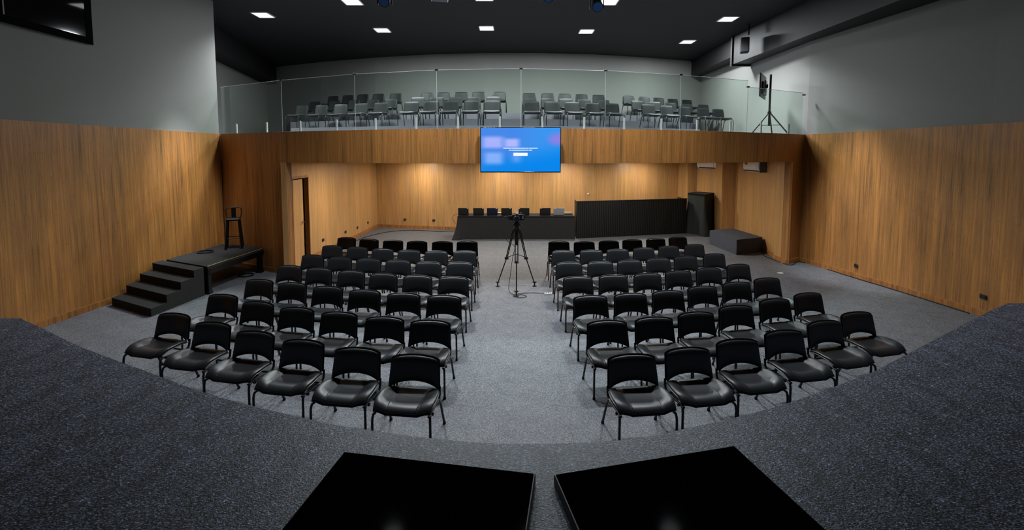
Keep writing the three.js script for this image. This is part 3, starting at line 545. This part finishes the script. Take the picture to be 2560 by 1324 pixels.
// ================================================================ VIDEO CAMERA ON TRIPOD
{
  const o = thing('camera_tripod', 'black camera tripod standing in the aisle', 'tripod', [0.1, 0, -9.36]);
  const top = 1.3, feet = [[-0.01, 0.44], [-0.42, -0.24], [0.4, -0.24]];
  feet.forEach(([fx, fz]) => {
    const dir = [fx * 0.16, top, fz * 0.16], mid = [fx * 0.52, 0.66, fz * 0.52], end = [fx, 0.06, fz], L = Math.hypot(fx, fz), px = -fz / L * 0.028, pz = fx / L * 0.028;
    const leg = mesh('leg', merged([rod([dir[0] + px, dir[1], dir[2] + pz], [mid[0] + px, mid[1], mid[2] + pz], 0.011), rod([dir[0] - px, dir[1], dir[2] - pz], [mid[0] - px, mid[1], mid[2] - pz], 0.011), rod(mid, end, 0.012)]), M.metalBlack, o);
    mesh('clamp', box(0.085, 0.05, 0.05, mid[0], mid[1], mid[2], 0.008), M.plastic, leg);
    mesh('wheel', merged([at(new THREE.TorusGeometry(0.03, 0.014, 8, 16), fx, 0.045, fz, 0, Math.PI / 2), cyl(0.045, 0.045, 0.02, fx, 0.1, fz, 12), cyl(0.05, 0.05, 0.012, fx, 0.006, fz, 12)]), M.plastic, leg);
  });
  mesh('spreader', merged(feet.map(([fx, fz]) => rod([0, 0.78, 0], [fx * 0.5, 0.68, fz * 0.5], 0.008))), M.metalBlack, o);
  mesh('crown', merged([cyl(0.075, 0.06, 0.07, 0, 1.31, 0, 20), cyl(0.022, 0.022, 0.35, 0, 1.15, 0, 12)]), M.plastic, o);
  mesh('fluid_head', merged([cyl(0.05, 0.06, 0.06, 0, 1.37, 0, 18), box(0.11, 0.1, 0.1, 0, 1.43, 0, 0.02), cyl(0.035, 0.035, 0.15, 0, 1.43, 0, 16, 0, Math.PI / 2), box(0.09, 0.02, 0.16, 0, 1.49, 0)]), M.plastic, o);
  mesh('pan_handle', rod([0.06, 1.43, -0.05], [0.2, 1.28, -0.4], 0.009), M.metalBlack, o);
  const c = thing('video_camera', 'black video camera mounted on the tripod in the aisle', 'camera', [0.1, 1.5, -9.36]);
  mesh('body', merged([box(0.2, 0.13, 0.22, 0, 0.075, -0.06, 0.015), box(0.1, 0.09, 0.1, -0.13, 0.06, -0.05, 0.012), box(0.07, 0.12, 0.14, 0.13, 0.075, -0.05, 0.012)]), M.plastic, c);
  mesh('lens', merged([cyl(0.05, 0.05, 0.12, 0, 0.07, 0.1, 24, Math.PI / 2), cyl(0.058, 0.062, 0.04, 0, 0.07, 0.17, 24, Math.PI / 2)]), M.shell, c);
  mesh('lens_glass', cyl(0.045, 0.045, 0.004, 0, 0.07, 0.186, 24, Math.PI / 2), M.gloss, c);
  mesh('top_handle', merged([box(0.03, 0.025, 0.2, 0, 0.185, -0.04), box(0.03, 0.05, 0.025, 0, 0.155, 0.04), box(0.03, 0.05, 0.025, 0, 0.155, -0.12)]), M.shell, c);
  mesh('microphone', cyl(0.013, 0.013, 0.2, 0.09, 0.175, 0.06, 12, Math.PI / 2), M.rubber, c);
  mesh('side_display', box(0.012, 0.08, 0.12, -0.19, 0.1, -0.02), M.gloss, c);
  mesh('tag', box(0.05, 0.045, 0.004, 0.005, 0.185, 0.065), M.whitePaper, c).userData = { label: 'white tag' };
  mesh('battery_label', box(0.03, 0.07, 0.004, 0.13, 0.08, 0.022), M.silver, c);
  tag(mesh('camera_cable', tube([[-0.05, 1.58, -9.3], [-0.16, 1.6, -9.26], [-0.22, 1.5, -9.22], [-0.2, 1.3, -9.2], [-0.1, 1.1, -9.22], [0.06, 0.95, -9.3], [0.02, 0.75, -9.3], [-0.03, 0.4, -9.2], [-0.06, 0.05, -9.1], [0.05, 0.01, -8.98], [0.2, 0.01, -8.98], [0.3, 0.01, -8.85], [0.16, 0.012, -8.78], [0.03, 0.012, -8.9], [0.15, 0.012, -9.05], [0.45, 0.01, -9.1], [0.6, 0.01, -9.08], [0.68, 0.02, -9.03]], 0.006, 160, 6), M.rubber), 'black cable hanging from the camera and looping on the aisle carpet', 'cable');
  const s = thing('power_strip', 'small white power strip on the aisle carpet by the chair legs', 'power strip', [0.76, 0, -9.02], R(8));
  mesh('body', box(0.16, 0.035, 0.055, 0, 0.018, 0, 0.008), M.white, s); for (const x of [-0.045, 0, 0.045]) mesh('socket', cyl(0.015, 0.015, 0.002, x, 0.0365, 0, 12), M.greyPlastic, s);
}

// ================================================================ AIR CONDITIONERS
function airCon(label, x, y, d, turn, len) {
  const o = thing('air_conditioner', label, 'air conditioner', [x, y, -d], turn);
  const sh = new THREE.Shape(); sh.moveTo(0, 0); sh.lineTo(0.14, 0.01); sh.quadraticCurveTo(0.235, 0.05, 0.24, 0.16); sh.lineTo(0.235, 0.33); sh.lineTo(0, 0.33); sh.closePath();
  const body = at(new THREE.ExtrudeGeometry(sh, { depth: len, bevelEnabled: false, curveSegments: 10 }), -len / 2, 0, 0, 0, Math.PI / 2, 0);
  // profile depth now runs along -z of the unit: turn so the front faces +z
  body.applyMatrix4(new THREE.Matrix4().makeScale(1, 1, -1)); { const i = body.attributes.position; const n = body.index ? body.toNonIndexed() : body; for (let k = 0; k < n.attributes.position.count; k += 3) for (const q of ['position', 'normal', 'uv']) { const A = n.attributes[q], s = A.itemSize; for (let c = 0; c < s; c++) { const t = A.array[(k + 1) * s + c]; A.array[(k + 1) * s + c] = A.array[(k + 2) * s + c]; A.array[(k + 2) * s + c] = t; } } n.computeVertexNormals(); mesh('body', n, M.white, o); }
  for (const s of [-1, 1]) mesh('end_cap', box(0.03, 0.32, 0.2, s * (len / 2 + 0.012), 0.165, 0.11, 0.02), M.greyPlastic, o);
  mesh('outlet_slot', at(new THREE.BoxGeometry(len * 0.84, 0.05, 0.01), 0, 0.04, 0.195, R(50)), M.rubber, o);
  mesh('louver', at(new THREE.BoxGeometry(len * 0.86, 0.045, 0.008), 0, 0.012, 0.17, R(75)), M.white, o);
  mesh('sticker', box(0.22, 0.07, 0.003, -len * 0.3, 0.26, 0.238), M.red, o).userData = { label: 'red printed label' };
  mesh('badge', merged([box(0.025, 0.03, 0.003, len * 0.38, 0.2, 0.241), box(0.025, 0.03, 0.003, len * 0.38, 0.16, 0.24), box(0.025, 0.03, 0.003, len * 0.38, 0.12, 0.238)]), M.red, o).userData = { label: 'upright red marks' };
}
airCon('white wall air conditioner nearest the balcony column', 7.7, 2.38, 13.75, R(-98), 1.2);
airCon('white wall air conditioner between the two pillars', 7.66, 2.38, 16.95, R(-69), 0.95);

// ================================================================ FLAT SCREENS ON THE STAGE
for (const [x, d, t, label] of [[-0.482, 2.064, -9.1, 'wide glossy black screen lying on the stage, on the steps side'], [0.852, 2.09, 12.2, 'wide glossy black screen lying on the stage, on the riser box side']]) {
  const o = thing('floor_screen', label, 'screen', [x, STAGE, -d], R(t));
  mesh('housing', box(1.135, 0.06, 0.66, 0, 0.03, 0, 0.008), M.plastic, o);
  mesh('display', box(1.115, 0.008, 0.64, 0, 0.061, 0, 0.002), M.matteScreen, o);
}

// ================================================================ TRIPOD SCREEN ON THE BALCONY
{
  const o = thing('screen_stand', 'black tripod stand on the balcony by the grey wall', 'stand', [7.2, 3.42, -12.42], R(15));
  mesh('pole', merged([rod([0, 0.3, 0], [0, 1.72, 0], 0.028, 14), cyl(0.05, 0.05, 0.08, 0, 0.66, 0, 16)]), M.metalBlack, o);
  for (const a of [75, 190, 325]) { const c = Math.cos(R(a)), s = Math.sin(R(a)); const l = mesh('leg', rod([c * 0.04, 0.64, s * 0.04], [c * 0.56, 0.02, s * 0.56], 0.018), M.metalBlack, o); mesh('brace', rod([0, 0.33, 0], [c * 0.32, 0.31, s * 0.32], 0.009), M.metalBlack, l); mesh('foot', cyl(0.022, 0.022, 0.03, c * 0.56, 0.015, s * 0.56, 10), M.rubber, l); }
  const t = thing('stand_screen', 'flat black screen turned sideways on the balcony tripod stand', 'screen', [7.06, 4.62, -12.47], R(-127));
  mesh('panel', box(0.98, 0.64, 0.035, 0, 0.2, 0.04, 0.01), M.plastic, t);
  mesh('rear_housing', box(0.6, 0.34, 0.05, 0, 0.14, 0.0, 0.02), M.plastic, t);
  mesh('display', box(0.95, 0.6, 0.004, 0, 0.2, 0.059), M.gloss, t);
  mesh('bracket', merged([box(0.3, 0.3, 0.03, 0, 0.2, -0.035), box(0.05, 0.1, 0.06, 0, 0.2, -0.06)]), M.metalBlack, t);
}

// ================================================================ STAGE LIGHTS UNDER THE CEILING
function stageLight(x, y, d, tilt, label, lens) {
  const o = thing('stage_light', label, 'stage light', [x, y, -d], 0);
  mesh('yoke', merged([box(0.02, 0.26, 0.04, -0.15, 0.02, 0), box(0.02, 0.26, 0.04, 0.15, 0.02, 0), box(0.32, 0.02, 0.04, 0, 0.15, 0), rod([0, 0.15, 0], [0, CEILING - y, 0], 0.014)]), M.metalBlack, o);
  const can = mesh('can', at(merged([cyl(0.1, 0.12, 0.26, 0, 0, 0, 22), cyl(0.06, 0.1, 0.07, 0, 0.16, 0, 22)]), 0, 0, 0, tilt, 0, 0), M.duct, o);
  mesh('lens', at(new THREE.CylinderGeometry(0.1, 0.1, 0.01, 22), 0, -0.133 * Math.cos(tilt), -0.133 * Math.sin(tilt), tilt, 0, 0), lens, can).userData = { label: 'bluish glass lens' };
}
stageLight(-2.7, 6.2, 9.6, R(-50), 'black stage light with a blue lens beside the projector', M.lensBlue);
stageLight(0.78, 6.33, 9.7, R(-50), 'black stage light hung between the projector and the pair of lamps', M.lensBlue);
stageLight(1.86, 6.2, 9.9, R(-50), 'black stage light with a blue lens hung next to a ceiling lamp', M.lensBlue);
{
  const o = thing('projector', 'pale grey projector hung from the black ceiling', 'projector', [-1.55, 6.22, -9.7], R(10));
  mesh('body', box(0.36, 0.11, 0.28, 0, 0.06, 0, 0.02), M.greyPlastic, o); mesh('lens', cyl(0.04, 0.045, 0.05, 0.09, 0.06, 0.16, 18, Math.PI / 2), M.gloss, o); mesh('mount', rod([0, 0.11, 0], [0, CEILING - 6.22, 0], 0.018), M.metalBlack, o);
}

// ================================================================ OUTLETS, CABLES, SMALL THINGS
function outlet(x, y, d, turn, label) {
  const o = thing('wall_outlet', label, 'outlet', [x, y, -d], turn);
  mesh('plate', box(0.125, 0.085, 0.012, 0, 0, 0.008, 0.004), M.outlet, o); for (const s of [-1, 1]) mesh('socket', cyl(0.018, 0.018, 0.004, s * 0.03, 0, 0.0145, 14, Math.PI / 2), M.rubber, o);
}
outlet(-5.625, 0.39, 12.95, R(88), 'dark wall outlet nearest the open door');
outlet(-5.545, 0.36, 14.5, R(87), 'second dark wall outlet from the open door');
outlet(-5.5, 0.34, 15.5, R(88), 'third dark wall outlet from the open door');
outlet(-5.485, 0.35, 16.6, R(89), 'dark wall outlet nearest the pale wood corner');
outlet(-4.26, 0.35, 17.415, R(15), 'dark outlet on the back wall nearer the wood corner');
outlet(-3.07, 0.35, 17.17, R(12), 'dark outlet on the back wall nearer the draped table');
outlet(8.16, 0.29, 10.28, R(-98), 'dark outlet low on the side wall nearer the column');
outlet(8.5, 0.36, 7.78, R(-97), 'dark outlet low on the side wall nearer the stage');
tag(mesh('floor_cable', tube([[-5.35, 0.008, -13.9], [-5.3, 0.008, -14.6], [-5.15, 0.008, -15.6], [-4.7, 0.008, -16.5], [-4.1, 0.008, -16.85], [-3.4, 0.008, -16.8], [-2.8, 0.008, -16.6], [-2.2, 0.008, -16.7]], 0.014, 60, 6), M.rubber), 'black cable lying along the foot of the pale wood walls', 'cable');
tag(mesh('floor_cable', tube([[7.5, 0.008, -12.98], [7.3, 0.008, -12.6], [7.28, 0.008, -12.0], [7.35, 0.008, -11.45], [7.85, 0.008, -11.82], [8.1, 0.008, -10.3], [8.26, 0.008, -9.2], [8.4, 0.008, -7.9]], 0.012, 80, 6), M.rubber), 'black cable running round the column along the baseboard', 'cable');
tag(mesh('table_cable', tube([[-1.84, 0.83, -15.4], [-1.98, 0.84, -15.35], [-2.08, 0.74, -15.3], [-2.04, 0.6, -15.32], [-1.98, 0.5, -15.3]], 0.006, 30, 6), M.rubber), 'thin black cable looping off the draped table end', 'cable');
tag(mesh('paper_card', box(0.12, 0.003, 0.08, 6.63, 0.002, -10.7, 0.0008), M.whitePaper), 'small white card lying on the carpet near the column', 'card');
tag(mesh('wall_switch', merged([box(0.07, 0.05, 0.012, 2.98, 1.4, -17.13), box(0.03, 0.03, 0.006, 2.98, 1.4, -17.12)]), M.white), 'small white switch on the back wall above the counter', 'switch');

renderer.render(scene, camera);
